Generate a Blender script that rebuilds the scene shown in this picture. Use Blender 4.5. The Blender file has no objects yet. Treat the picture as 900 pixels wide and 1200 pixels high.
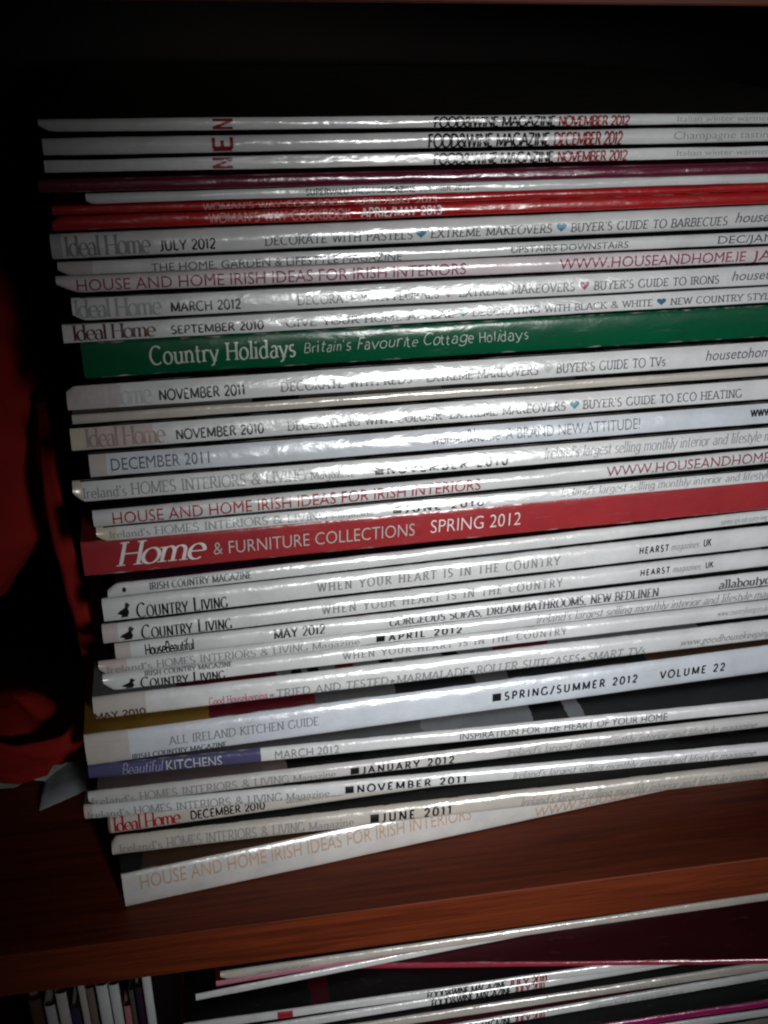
import bpy, bmesh, math, random
from mathutils import Vector, Matrix, Quaternion, noise
R = math.radians
scene = bpy.context.scene
C = scene.collection
random.seed(7)

# ---------------------------------------------------------------- camera, light, exposure
CAM_LOC = (-0.01120, -0.31895, 0.33173)
CAM_PITCH, CAM_HEAD, CAM_ROLL = 27.4724, 10.0534, 0.7245
SHELF_Y, SHELF_T, UPPER_Z = -0.03113, 0.02215, 0.32648
PILE_BOTTOM = -0.08770

def camera():
    p, h, r = R(CAM_PITCH), R(CAM_HEAD), R(CAM_ROLL)
    fw = Vector((math.sin(h)*math.cos(p), math.cos(h)*math.cos(p), -math.sin(p)))
    rt = Vector((math.cos(h), -math.sin(h), 0)); up = rt.cross(fw)
    rt2 = math.cos(r)*rt + math.sin(r)*up; up2 = -math.sin(r)*rt + math.cos(r)*up
    cd = bpy.data.cameras.new('camera'); o = bpy.data.objects.new('camera', cd); C.objects.link(o)
    cd.sensor_fit = 'VERTICAL'; cd.sensor_height = 24; cd.lens = 24
    cd.clip_start = .01; cd.clip_end = 50
    m = Matrix.Identity(4)
    for i in range(3):
        m[i][0], m[i][1], m[i][2], m[i][3] = rt2[i], up2[i], -fw[i], CAM_LOC[i]
    o.matrix_world = m
    scene.camera = o
camera()
world = bpy.data.worlds.new('World'); scene.world = world; world.use_nodes = True
bg = world.node_tree.nodes['Background']
bg.inputs[0].default_value = (1, .86, .82, 1); bg.inputs[1].default_value = .009
def aim(o, tgt):
    o.rotation_euler = (Vector(tgt)-o.location).to_track_quat('-Z', 'Y').to_euler()
def spot(name, loc, tgt, power, angle, blend, radius, color, scale=(1, 1, 1), roll=0):
    l = bpy.data.lights.new(name, 'SPOT'); l.energy = power; l.spot_size = R(angle); l.spot_blend = blend
    l.shadow_soft_size = radius; l.color = color
    o = bpy.data.objects.new(name, l); C.objects.link(o); o.location = loc; aim(o, tgt); o.scale = scale
    o.rotation_euler = (o.rotation_euler.to_quaternion() @ Quaternion((0, 0, 1), R(roll))).to_euler()
    return o
spot('room_lamp', (.43, -1.27, .34), (.138, 0, .098), 50, 18.9, 1.0, .10, (.97, .985, 1), (1, 1.3, 1), -32)
spot('glare_spot', (.43, -1.25, .30), (.068, 0, .13), 21, 10.5, 1.0, .07, (1, .99, .97), (1, 2.6, 1), -6)  # added light, not a real lamp: brightens the centre column and its glare
scene.view_settings.view_transform = 'Standard'; scene.view_settings.look = 'None'
scene.view_settings.exposure = 0; scene.view_settings.gamma = 1
scene.cycles.filter_width = 2.15

# ---------------------------------------------------------------- materials
COL = dict(paper=(.72,.73,.73), bluepaper=(.66,.70,.76), cream=(.66,.60,.46), pinkpaper=(.62,.53,.50), warmpaper=(.60,.55,.52),
  greypaper=(.5,.5,.5), dullpaper=(.60,.59,.57), pinkwhite=(.74,.66,.68), tanpaper=(.56,.52,.46), brownpaper=(.22,.16,.12), brownpaper2=(.20,.15,.14),
  plumc=(.13,.010,.035), redc=(.42,.012,.014), greenc=(.003,.088,.038), rosered=(.36,.034,.04), purplec=(.085,.082,.19),
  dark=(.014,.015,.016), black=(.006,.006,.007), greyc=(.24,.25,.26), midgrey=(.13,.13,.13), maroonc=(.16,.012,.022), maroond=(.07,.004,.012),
  mustard=(.34,.19,.03), brownc=(.09,.045,.025), bluec=(.12,.17,.25), plumd=(.035,.012,.035), olive=(.10,.10,.075),
  pinkc=(.55,.20,.26), pinkred=(.38,.03,.06), magentac=(.40,.01,.13),
  k=(.012,.012,.014), dg=(.09,.095,.105), mg=(.27,.27,.275), mg2=(.23,.235,.24), lg=(.36,.37,.37), vlg=(.5,.5,.5), dred=(.28,.012,.02),
  pink=(.62,.25,.25), wh=(.75,.7,.7), wh2=(.8,.76,.75), pale=(.50,.54,.50), blue=(.045,.22,.36), blue2=(.02,.12,.22), teal=(.03,.24,.28),
  maroon=(.27,.055,.09), red=(.38,.015,.03), brown=(.11,.045,.04), pinkg=(.36,.27,.26), tan=(.50,.33,.23), pinkr=(.50,.05,.11), lilac=(.34,.33,.5))
def nn(nt, t, **kw):
    n = nt.nodes.new(t)
    for k, v in kw.items(): setattr(n, k, v)
    return n
def crinkle(nt, coord, bsdf, strength, scale=(85, 120, 170), fine=900):
    """shared wrinkle relief of glossy paper, shifted per object by its place"""
    info = nn(nt, 'ShaderNodeObjectInfo')
    add = nn(nt, 'ShaderNodeVectorMath', operation='MULTIPLY_ADD')
    nt.links.new(info.outputs['Location'], add.inputs[0]); add.inputs[1].default_value = (31, 17, 43)
    nt.links.new(coord, add.inputs[2])
    mp = nn(nt, 'ShaderNodeMapping'); mp.inputs['Scale'].default_value = scale
    nt.links.new(add.outputs[0], mp.inputs[0])
    n1 = nn(nt, 'ShaderNodeTexNoise'); n1.inputs['Scale'].default_value = 1; n1.inputs['Detail'].default_value = 3
    n1.inputs['Distortion'].default_value = .6
    nt.links.new(mp.outputs[0], n1.inputs['Vector'])
    n2 = nn(nt, 'ShaderNodeTexNoise'); n2.inputs['Scale'].default_value = fine; n2.inputs['Detail'].default_value = 2
    nt.links.new(add.outputs[0], n2.inputs['Vector'])
    mix = nn(nt, 'ShaderNodeMath', operation='MULTIPLY_ADD'); mix.inputs[1].default_value = .05
    nt.links.new(n2.outputs['Fac'], mix.inputs[0]); nt.links.new(n1.outputs['Fac'], mix.inputs[2])
    b = nn(nt, 'ShaderNodeBump'); b.inputs['Strength'].default_value = strength; b.inputs['Distance'].default_value = .0016
    nt.links.new(mix.outputs[0], b.inputs['Height']); nt.links.new(b.outputs[0], bsdf.inputs['Normal'])
    return n1, n2
def base_mat(name, rough, spec=.5):
    m = bpy.data.materials.new(name); m.use_nodes = True; nt = m.node_tree
    b = nt.nodes['Principled BSDF']; b.inputs['Roughness'].default_value = rough; b.inputs['Specular IOR Level'].default_value = spec
    return m, nt, b
_mats = {}
def print_mat(stops, L, rough=.3, bump=.35, wear=.12, blur=0.0, edge=0.0, spec=.5):
    """printed paper: flat colour bands along the object's own length, slightly uneven, glossy"""
    key = (tuple(stops), L, rough, bump, wear, blur, edge, spec)
    if key in _mats: return _mats[key]
    m, nt, b = base_mat('printed_paper', rough, spec)
    tc = nn(nt, 'ShaderNodeTexCoord'); co = tc.outputs['Object']
    sx = nn(nt, 'ShaderNodeSeparateXYZ'); nt.links.new(co, sx.inputs[0])
    if len(stops) > 1:
        nz = nn(nt, 'ShaderNodeTexNoise'); nz.inputs['Scale'].default_value = 160; nt.links.new(co, nz.inputs['Vector'])
        ma = nn(nt, 'ShaderNodeMath', operation='MULTIPLY_ADD'); ma.inputs[1].default_value = blur
        nt.links.new(nz.outputs['Fac'], ma.inputs[0]); nt.links.new(sx.outputs[0], ma.inputs[2])
        dv = nn(nt, 'ShaderNodeMath', operation='DIVIDE'); dv.inputs[1].default_value = L*.001
        nt.links.new(ma.outputs[0], dv.inputs[0])
        rp = nn(nt, 'ShaderNodeValToRGB'); cr = rp.color_ramp; cr.interpolation = 'CONSTANT'
        cr.elements[0].position = 0; cr.elements[0].color = (*COL[stops[0][1]], 1)
        cr.elements[1].position = min(1, stops[0][0]/L); cr.elements[1].color = (*COL[stops[1][1]], 1)
        for i in range(2, len(stops)):
            e = cr.elements.new(min(1, stops[i-1][0]/L)); e.color = (*COL[stops[i][1]], 1)
        nt.links.new(dv.outputs[0], rp.inputs[0]); colsock = rp.outputs[0]
    else:
        rgb = nn(nt, 'ShaderNodeRGB'); rgb.outputs[0].default_value = (*COL[stops[0][1]], 1); colsock = rgb.outputs[0]
    n1, n2 = crinkle(nt, co, b, bump)
    wn = nn(nt, 'ShaderNodeTexNoise'); wn.inputs['Scale'].default_value = 55; wn.inputs['Detail'].default_value = 6; wn.inputs['Roughness'].default_value = .7
    nt.links.new(co, wn.inputs['Vector'])
    mr = nn(nt, 'ShaderNodeMapRange'); mr.inputs[1].default_value = .3; mr.inputs[2].default_value = .75
    mr.inputs[3].default_value = 1+wear*.4; mr.inputs[4].default_value = 1-wear
    nt.links.new(wn.outputs['Fac'], mr.inputs[0])
    mu = nn(nt, 'ShaderNodeVectorMath', operation='SCALE'); nt.links.new(colsock, mu.inputs[0]); nt.links.new(mr.outputs[0], mu.inputs['Scale'])
    scn = nn(nt, 'ShaderNodeTexNoise'); scn.inputs['Scale'].default_value = 1; scn.inputs['Detail'].default_value = 8; scn.inputs['Roughness'].default_value = .75
    scm = nn(nt, 'ShaderNodeMapping'); scm.inputs['Scale'].default_value = (70, 300, 520); nt.links.new(co, scm.inputs[0]); nt.links.new(scm.outputs[0], scn.inputs['Vector'])
    scr = nn(nt, 'ShaderNodeMapRange'); scr.inputs[1].default_value = .60; scr.inputs[2].default_value = .78; scr.inputs[3].default_value = 0; scr.inputs[4].default_value = .55
    nt.links.new(scn.outputs['Fac'], scr.inputs[0])
    smx = nn(nt, 'ShaderNodeMix', data_type='RGBA'); nt.links.new(scr.outputs[0], smx.inputs[0]); nt.links.new(mu.outputs[0], smx.inputs[6])
    smx.inputs[7].default_value = (.24, .21, .19, 1)
    last = smx.outputs[2]
    if edge:    # print rubbed off along the folds of the spine
        dv2 = nn(nt, 'ShaderNodeMath', operation='MULTIPLY_ADD'); dv2.inputs[1].default_value = 2/edge; dv2.inputs[2].default_value = -1
        nt.links.new(sx.outputs[2], dv2.inputs[0])
        ab = nn(nt, 'ShaderNodeMath', operation='ABSOLUTE'); nt.links.new(dv2.outputs[0], ab.inputs[0])
        en = nn(nt, 'ShaderNodeTexNoise'); en.inputs['Scale'].default_value = 1; en.inputs['Detail'].default_value = 5
        em = nn(nt, 'ShaderNodeMapping'); em.inputs['Scale'].default_value = (130, 200, 500); nt.links.new(co, em.inputs[0]); nt.links.new(em.outputs[0], en.inputs['Vector'])
        sm = nn(nt, 'ShaderNodeMath', operation='MULTIPLY_ADD'); sm.inputs[1].default_value = .55
        nt.links.new(en.outputs['Fac'], sm.inputs[0]); nt.links.new(ab.outputs[0], sm.inputs[2])
        er = nn(nt, 'ShaderNodeMapRange'); er.inputs[1].default_value = 1.23; er.inputs[2].default_value = 1.33
        nt.links.new(sm.outputs[0], er.inputs[0])
        mx = nn(nt, 'ShaderNodeMix', data_type='RGBA'); nt.links.new(er.outputs[0], mx.inputs[0])
        nt.links.new(last, mx.inputs[6]); mx.inputs[7].default_value = (.50, .44, .42, 1); last = mx.outputs[2]
    nt.links.new(last, b.inputs['Base Color'])
    rr = nn(nt, 'ShaderNodeMapRange'); rr.inputs[3].default_value = rough-.06; rr.inputs[4].default_value = rough+.12
    nt.links.new(wn.outputs['Fac'], rr.inputs[0]); nt.links.new(rr.outputs[0], b.inputs['Roughness'])
    _mats[key] = m
    return m
def ink(col):
    k = ('ink', col)
    if k not in _mats:
        m, nt, b = base_mat('ink_'+col, .23, .7)
        tc = nn(nt, 'ShaderNodeTexCoord')
        wn = nn(nt, 'ShaderNodeTexNoise'); wn.inputs['Scale'].default_value = 420; wn.inputs['Detail'].default_value = 3
        nt.links.new(tc.outputs['Object'], wn.inputs['Vector'])
        mr = nn(nt, 'ShaderNodeMapRange'); mr.inputs[3].default_value = .8; mr.inputs[4].default_value = 1.25
        nt.links.new(wn.outputs['Fac'], mr.inputs[0])
        mu = nn(nt, 'ShaderNodeVectorMath', operation='SCALE'); mu.inputs[0].default_value = COL[col]; nt.links.new(mr.outputs[0], mu.inputs['Scale'])
        nt.links.new(mu.outputs[0], b.inputs['Base Color'])
        crinkle(nt, tc.outputs['Object'], b, .23)
        _mats[k] = m
    return _mats[k]
def page_mat():
    m, nt, b = base_mat('page_edges', .8, .2)
    tc = nn(nt, 'ShaderNodeTexCoord'); mp = nn(nt, 'ShaderNodeMapping'); mp.inputs['Scale'].default_value = (2, 2, 4000)
    nt.links.new(tc.outputs['Object'], mp.inputs[0])
    n = nn(nt, 'ShaderNodeTexNoise'); n.inputs['Scale'].default_value = 1; nt.links.new(mp.outputs[0], n.inputs['Vector'])
    r = nn(nt, 'ShaderNodeValToRGB'); r.color_ramp.elements[0].color = (.38,.35,.30,1); r.color_ramp.elements[1].color = (.72,.69,.63,1)
    nt.links.new(n.outputs['Fac'], r.inputs[0]); nt.links.new(r.outputs[0], b.inputs['Base Color'])
    return m
PAGES = page_mat()
def wood(name, c0, c1, rough=.34, axis=(3, 60, 60)):
    m, nt, b = base_mat(name, rough, .22)
    tc = nn(nt, 'ShaderNodeTexCoord'); mp = nn(nt, 'ShaderNodeMapping'); mp.inputs['Scale'].default_value = axis
    nt.links.new(tc.outputs['Object'], mp.inputs[0])
    n = nn(nt, 'ShaderNodeTexNoise'); n.inputs['Scale'].default_value = 3; n.inputs['Detail'].default_value = 7; n.inputs['Roughness'].default_value = .62
    n.inputs['Distortion'].default_value = .8
    nt.links.new(mp.outputs[0], n.inputs['Vector'])
    r = nn(nt, 'ShaderNodeValToRGB'); r.color_ramp.elements[0].position = .3; r.color_ramp.elements[0].color = (*c0, 1)
    r.color_ramp.elements[1].position = .72; r.color_ramp.elements[1].color = (*c1, 1)
    nt.links.new(n.outputs['Fac'], r.inputs[0]); nt.links.new(r.outputs[0], b.inputs['Base Color'])
    bp = nn(nt, 'ShaderNodeBump'); bp.inputs['Strength'].default_value = .15; bp.inputs['Distance'].default_value = .0006
    nt.links.new(n.outputs['Fac'], bp.inputs['Height']); nt.links.new(bp.outputs[0], b.inputs['Normal'])
    rr = nn(nt, 'ShaderNodeMapRange'); rr.inputs[3].default_value = rough-.05; rr.inputs[4].default_value = rough+.15
    nt.links.new(n.outputs['Fac'], rr.inputs[0]); nt.links.new(rr.outputs[0], b.inputs['Roughness'])
    return m
WOOD = wood('mahogany', (.075,.012,.0035), (.20,.035,.009), .45, (5, 130, 130))
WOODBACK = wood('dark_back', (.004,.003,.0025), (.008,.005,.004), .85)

# ---------------------------------------------------------------- objects
def link(name, me, mat, parent=None, loc=(0,0,0)):
    o = bpy.data.objects.new(name, me); C.objects.link(o)
    if mat: me.materials.append(mat)
    o.location = loc
    if parent: o.parent = parent
    return o
def mesh(name, vs, fs, smooth=False):
    me = bpy.data.meshes.new(name); me.from_pydata([tuple(v) for v in vs], [], fs); me.update()
    if smooth: me.polygons.foreach_set('use_smooth', [True]*len(me.polygons))
    return me
def box_mesh(name, a, b, bev=0.0, nx=1, fn=None):
    bm = bmesh.new(); bmesh.ops.create_cube(bm, size=1)
    for v in bm.verts:
        v.co = Vector([a[i] + (v.co[i]+.5)*(b[i]-a[i]) for i in range(3)])
    if nx > 1:
        bmesh.ops.subdivide_edges(bm, edges=[e for e in bm.edges if abs(e.verts[0].co.x-e.verts[1].co.x) > 1e-6], cuts=nx-1)
    if bev: bmesh.ops.bevel(bm, geom=list(bm.edges), offset=bev, segments=2, affect='EDGES', profile=.5)
    if fn:
        for v in bm.verts: v.co = fn(v.co)
    me = bpy.data.meshes.new(name); bm.to_mesh(me); bm.free(); return me
def tag(o, label, cat, group=None):
    o['label'] = label; o['category'] = cat
    if group: o['group'] = group
    return o

# ---- bookcase
def slab(name, a, b, mat, kind=True, parent=None):
    c = [(a[i]+b[i])/2 for i in range(3)]
    me = box_mesh(name, [a[i]-c[i] for i in range(3)], [b[i]-c[i] for i in range(3)], .0005)
    return link(name, me, mat, parent, c)
X0, X1, YB = -.42, .46, .265
LOWZ = -.205
case = bpy.data.objects.new('bookcase', None); C.objects.link(case); case.location = (0, SHELF_Y, LOWZ-.02)
tag(case, 'dark mahogany bookcase holding the stacked magazines on its shelves', 'bookcase')
def cpart(name, a, b, mat):
    o = slab(name, a, b, mat); o.parent = case; o.location = Vector(o.location)-case.location; return o
cpart('shelf', (X0, SHELF_Y, -SHELF_T), (X1, YB, 0), WOOD)
cpart('shelf', (X0, SHELF_Y, UPPER_Z), (X1, YB, UPPER_Z+SHELF_T), WOOD)
cpart('shelf', (X0, SHELF_Y, LOWZ-SHELF_T), (X1, YB, LOWZ), WOOD)
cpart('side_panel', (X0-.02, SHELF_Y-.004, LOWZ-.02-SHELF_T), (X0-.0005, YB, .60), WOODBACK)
cpart('side_panel', (X1+.0005, SHELF_Y-.004, LOWZ-.02-SHELF_T), (X1+.02, YB, .60), WOOD)
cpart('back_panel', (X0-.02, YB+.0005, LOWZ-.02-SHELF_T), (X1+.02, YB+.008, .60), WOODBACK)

# ---------------------------------------------------------------- lettering
def arc(cx, cy, rx, ry, a0, a1, n=None):
    n = n or max(4, int(abs(a1-a0)/18))
    return [(cx+rx*math.cos(R(a0+(a1-a0)*i/n)), cy+ry*math.sin(R(a0+(a1-a0)*i/n))) for i in range(n+1)]
X = .66
def glyphs():
    g = {}
    st = lambda x, h=1: [(x, 0), (x, h)]
    g['A'] = (.74, [[(0,0),(.35,1)], [(.35,1),(.72,0)], [(.13,.36),(.58,.36)]])
    g['B'] = (.62, [st(.1), [(.11,1)]+arc(.32,.76,.22,.24,90,-90)+[(.11,.52)], [(.11,.521)]+arc(.34,.26,.26,.26,90,-90)+[(.11,0.001)]])
    g['C'] = (.76, [arc(.42,.5,.40,.51,48,312)])
    g['D'] = (.78, [st(.1), [(.11,1)]+arc(.32,.5,.42,.5,90,-90)+[(.11,0.001)]])
    g['E'] = (.58, [st(.1), [(.11,.98),(.52,.98)], [(.11,.52),(.42,.52)], [(.11,.02),(.54,.02)]])
    g['F'] = (.54, [st(.1), [(.11,.98),(.5,.98)], [(.11,.5),(.42,.5)]])
    g['G'] = (.82, [arc(.42,.5,.40,.51,48,318), [(.74,.02),(.74,.42)]])
    g['H'] = (.78, [st(.1), st(.68), [(.1,.52),(.68,.52)]])
    g['I'] = (.24, [st(.12)])
    g['J'] = (.38, [[(.26,1),(.26,.2)]+arc(.08,.2,.18,.22,0,-110)])
    g['K'] = (.70, [st(.1), [(.6,1),(.11,.44)], [(.26,.58),(.66,0)]])
    g['L'] = (.56, [st(.1), [(.11,.02),(.52,.02)]])
    g['M'] = (.92, [st(.08), [(.09,1.0),(.46,.08)], [(.46,.08),(.83,1.0)], st(.84)])
    g['N'] = (.78, [st(.1), [(.1,.999),(.67,.02)], st(.68)])
    g['O'] = (.84, [arc(.42,.5,.40,.51,0,360,26)])
    g['P'] = (.58, [st(.1), [(.11,1)]+arc(.3,.74,.24,.26,90,-90)+[(.11,.48)]])
    g['Q'] = (.84, [arc(.42,.5,.40,.51,0,360,26), [(.44,.2),(.8,-.16)]])
    g['R'] = (.66, [st(.1), [(.11,1)]+arc(.3,.75,.24,.25,90,-90)+[(.11,.5)], [(.3,.5),(.64,0)]])
    g['S'] = (.56, [arc(.27,.755,.2,.25,40,250,10)+arc(.27,.255,.23,.26,75,-145,12)])
    g['T'] = (.64, [st(.32), [(.0,.98),(.64,.98)]])
    g['U'] = (.76, [[(.1,1),(.1,.32)]+arc(.37,.32,.27,.33,180,360)+[(.64,1)]])
    g['V'] = (.70, [[(0,1),(.36,0)], [(.36,0.0),(.70,1)]])
    g['W'] = (1.0, [[(0,1),(.27,0.0)], [(.27,0.0),(.5,1)], [(.5,1),(.75,0.0)], [(.75,0.0),(1.0,1)]])
    g['X'] = (.70, [[(.02,1),(.68,0)], [(.66,1),(.02,0)]])
    g['Y'] = (.68, [[(0,1),(.34,.45)], [(.68,1),(.34,.45)], [(.34,.45),(.34,0)]])
    g['Z'] = (.62, [[(.04,.98),(.58,.98)], [(.58,.98),(.03,.02)], [(.03,.02),(.6,.02)]])
    g['&'] = (.84, [arc(.36,.78,.17,.21,-60,235,12)+[(.78,.0)], [(.44,.6)]+arc(.32,.25,.28,.26,150,330,10)+[(.74,.5)]])
    bowl = lambda x0=.30: arc(x0,.33,.26,.34,0,360,20)
    g['a'] = (.56, [[(.44,0),(.44,.44)]+arc(.27,.45,.17,.22,0,150), arc(.24,.19,.19,.2,75,300)+[(.44,.14)]])
    g['b'] = (.60, [st(.1,1.02), arc(.31,.33,.23,.34,150,-150,16)])
    g['c'] = (.50, [arc(.30,.33,.26,.34,50,310)])
    g['d'] = (.62, [st(.5,1.02), arc(.29,.33,.24,.34,30,330,16)])
    g['e'] = (.54, [[(.05,.36),(.5,.36)]+arc(.29,.33,.25,.34,8,310)])
    g['f'] = (.36, [[(.14,0),(.14,.8)]+arc(.29,.82,.15,.2,180,60), [(.02,.64),(.3,.64)]])
    g['g'] = (.58, [arc(.28,.36,.22,.3,0,360,16), [(.5,.66),(.5,-.05)]+arc(.27,-.07,.23,.23,0,-160)])
    g['h'] = (.60, [st(.1,1.02), [(.11,.42)]+arc(.3,.42,.19,.24,160,0)+[(.49,0)]])
    g['i'] = (.22, [st(.11,.66), [(.11,.86),(.11,.97)]])
    g['j'] = (.24, [[(.14,.66),(.14,-.1)]+arc(.0,-.1,.14,.16,0,-100), [(.14,.86),(.14,.97)]])
    g['k'] = (.56, [st(.1,1.02), [(.46,.66),(.11,.28)], [(.22,.38),(.52,0)]])
    g['l'] = (.22, [st(.11,1.02)])
    g['m'] = (.92, [st(.1,.66), [(.11,.42)]+arc(.28,.44,.17,.22,160,0)+[(.45,0)], [(.46,.42)]+arc(.63,.44,.18,.22,160,0)+[(.81,0)]])
    g['n'] = (.60, [st(.1,.66), [(.11,.42)]+arc(.3,.42,.19,.24,160,0)+[(.49,0)]])
    g['o'] = (.58, [arc(.29,.33,.26,.34,0,360,20)])
    g['p'] = (.60, [[(.1,-.28),(.1,.66)], arc(.31,.33,.23,.34,150,-150,16)])
    g['q'] = (.60, [[(.5,-.28),(.5,.66)], arc(.29,.33,.24,.34,30,330,16)])
    g['r'] = (.42, [st(.1,.66), [(.11,.4)]+arc(.29,.42,.18,.24,160,50)])
    g['s'] = (.44, [arc(.22,.5,.15,.17,45,250,8)+arc(.22,.165,.17,.17,75,-145,10)])
    g['t'] = (.36, [[(.14,.9),(.14,.16)]+arc(.26,.16,.12,.17,180,300), [(.0,.64),(.31,.64)]])
    g['u'] = (.60, [[(.1,.66),(.1,.22)]+arc(.29,.22,.19,.23,180,340)+[(.49,.24)], st(.5,.66)])
    g['v'] = (.52, [[(0,.66),(.26,0)], [(.26,0),(.52,.66)]])
    g['w'] = (.76, [[(0,.66),(.2,0)], [(.2,0),(.38,.66)], [(.38,.66),(.57,0)], [(.57,0),(.76,.66)]])
    g['x'] = (.52, [[(.02,.66),(.5,0)], [(.5,.66),(.02,0)]])
    g['y'] = (.52, [[(0,.66),(.27,.0)], [(.52,.66),(.2,-.2),(.04,-.27)]])
    g['z'] = (.48, [[(.03,.64),(.44,.64)], [(.44,.64),(.03,.02)], [(.03,.02),(.46,.02)]])
    g['0'] = (.62, [arc(.31,.5,.27,.51,0,360,22)])
    g['1'] = (.36, [[(.04,.8),(.2,1.0)], [(.2,.999),(.2,0)]])
    g['2'] = (.58, [arc(.28,.73,.22,.27,170,-20)+[(.04,.03)], [(.04,.02),(.54,.02)]])
    g['3'] = (.56, [arc(.26,.76,.2,.24,150,-90)+[(.2,.52)], [(.2,.521)]+arc(.26,.26,.25,.27,90,-150)])
    g["'"] = (.18, [[(.1,1.02),(.07,.78)]])
    g['.'] = (.22, [[(.1,0),(.1,.1)]])
    g[','] = (.22, [[(.12,.08),(.06,-.16)]])
    g['!'] = (.22, [[(.1,1),(.1,.3)], [(.1,0),(.1,.1)]])
    g['/'] = (.44, [[(.0,-.1),(.42,1.05)]])
    g['★'] = (.70, 'star')
    return g
GL = glyphs()
STYLE = {  # thick, thin, serif half length, slant, tracking
    'S': (.14, .07, .10, 0, .10), 'SB': (.20, .085, .10, 0, .12), 'SI': (.115, .06, .05, .22, .06), 'SC': (.13, .10, .12, 0, .13),
    'SCt': (.17, .085, .11, 0, .32), 'D': (.17, .035, .09, 0, -.02), 'SHI': (.13, .04, .11, .24, 0), 'SD': (.19, .055, .06, 0, .10), 'H': (.08, .075, 0, .08, .10),
  'GB': (.19, .175, 0, 0, .11), 'GBt': (.21, .195, 0, 0, .36), 'GBc': (.20, .15, 0, 0, .03)}
def star_poly(cx, cy, r):
    return [(cx+(r if i % 2 == 0 else r*.42)*math.sin(math.pi*i/5), cy+(r if i % 2 == 0 else r*.42)*math.cos(math.pi*i/5)) for i in range(10)]
def stroke_text(txt, style):
    """vertices (x, y, layer) and faces of a line of text drawn with a broad pen; cap height 1"""
    thick, thin, ser, slant, track = STYLE[style]
    vs, fs, x, lay = [], [], 0., 0
    smallcaps = style == 'SD'
    first = True
    for ch in txt:
        if ch == ' ': x += .34+track; first = True; continue
        if ch not in GL: x += .3; continue
        w, strokes = GL[ch]; k = 1.0; kx = 1.
        if smallcaps and not first: k = .82; kx = .86
        if style == 'SHI' and not ch.isupper(): kx = 1.05
        first = False
        if strokes == 'star':
            b = len(vs); vs += [(x+.33+px, .4+py, lay) for px, py in star_poly(0, 0, .34)]
            vs.append((x+.33, .4, lay)); fs += [(b+10, b+(i+1) % 10, b+i) for i in range(10)]
            x += w+track; continue
        ends = [s[0] for s in strokes]+[s[-1] for s in strokes]
        jx = jy = 0; jr = slant
        if style == 'H': jx, jy, jr = random.uniform(-.03, .03), random.uniform(-.07, .07), random.uniform(-.12, .25); k = random.uniform(.82, 1.08); kx = random.uniform(.9, 1.35)
        yo = 1-k if False else 0
        def put(px, py): return (x+px*k*kx+py*k*jr+jx, py*k+yo+jy, lay % 7)
        for s in strokes:
            n = len(s); b = len(vs); closed = n > 3 and math.dist(s[0], s[-1]) < 1e-4
            for i, p in enumerate(s):
                a, c = s[max(0, i-1)], s[min(n-1, i+1)]
                if closed and i in (0, n-1): a, c = s[n-2], s[1]
                dx, dy = c[0]-a[0], c[1]-a[1]; l = math.hypot(dx, dy) or 1; dx /= l; dy /= l
                if dy < 0: qx, qy = -dx, -dy
                else: qx, qy = dx, dy
                th = math.atan2(qy, qx)
                hw = (thin+(thick-thin)*abs(math.sin(th-.22))**1.3)/2
                hx = hw/kx
                vs.append(put(p[0]-dy*hx, p[1]+dx*hw)); vs.append(put(p[0]+dy*hx, p[1]-dx*hw))
            for i in range(n-1): fs.append((b+2*i, b+2*i+1, b+2*i+3, b+2*i+2))
            lay += 1
            if ser:
                for e, f in ((s[0], s[1]), (s[-1], s[-2])):
                    if sum(1 for q in ends if math.dist(q, e) < .004) > 1 or closed: continue
                    dx, dy = f[0]-e[0], f[1]-e[1]
                    if abs(dy) > abs(dx)*1.0 and (abs(e[1]) < .02 or abs(e[1]-1) < .03 or abs(e[1]-X) < .02 or abs(e[1]+.28) < .01):
                        h = max(thin, .045); sg = 1 if dy > 0 else -1; b = len(vs)
                        sl, sr = ser, ser
                        if abs(e[1]-X) < .02 or e[1] > 1.01: sr = .02
                        vs += [put(e[0]-sl/kx-thick*.3, e[1]), put(e[0]+sr/kx+thick*.3, e[1]), put(e[0]+sr/kx+thick*.3, e[1]+sg*h), put(e[0]-sl/kx-thick*.3, e[1]+sg*h)]
                        fs.append((b, b+1, b+2, b+3)); lay += 1
                    elif abs(dx) > abs(dy)*2 and ch in 'EFLTZz' and (e[1] > .9 or e[1] < .1 or ch == 'z'):
                        h = .17; b = len(vs); sg = -1 if e[1] > .4 else 1; o = .02
                        vs += [put(e[0]-o, e[1]-sg*.02), put(e[0]+o, e[1]-sg*.02), put(e[0]+o, e[1]+sg*h), put(e[0]-o*1.6, e[1]+sg*h)]
                        fs.append((b, b+1, b+2, b+3)); lay += 1
        x += w*k*kx+track
    return vs, fs
_bf = {}
def sans_text(txt, style):
    cu = bpy.data.curves.new('lettering', 'FONT'); cu.body = txt; cu.size = 1; cu.resolution_u = 3
    if 'B' in style: cu.offset = .015
    if 'GL' in style: cu.offset = -.012
    if 't' in style: cu.space_character = 1.35
    if 'c' in style: cu.space_character = .95
    if 'I' in style: cu.shear = .22
    o = bpy.data.objects.new('lettering', cu)
    C.objects.link(o)
    dg = bpy.context.evaluated_depsgraph_get(); me = bpy.data.meshes.new_from_object(o.evaluated_get(dg))
    vs = [(v.co.x/.7, v.co.y/.7, 0) for v in me.vertices]; fs = [tuple(p.vertices) for p in me.polygons]
    bpy.data.objects.remove(o); bpy.data.curves.remove(cu); bpy.data.meshes.remove(me)
    return vs, fs
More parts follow.
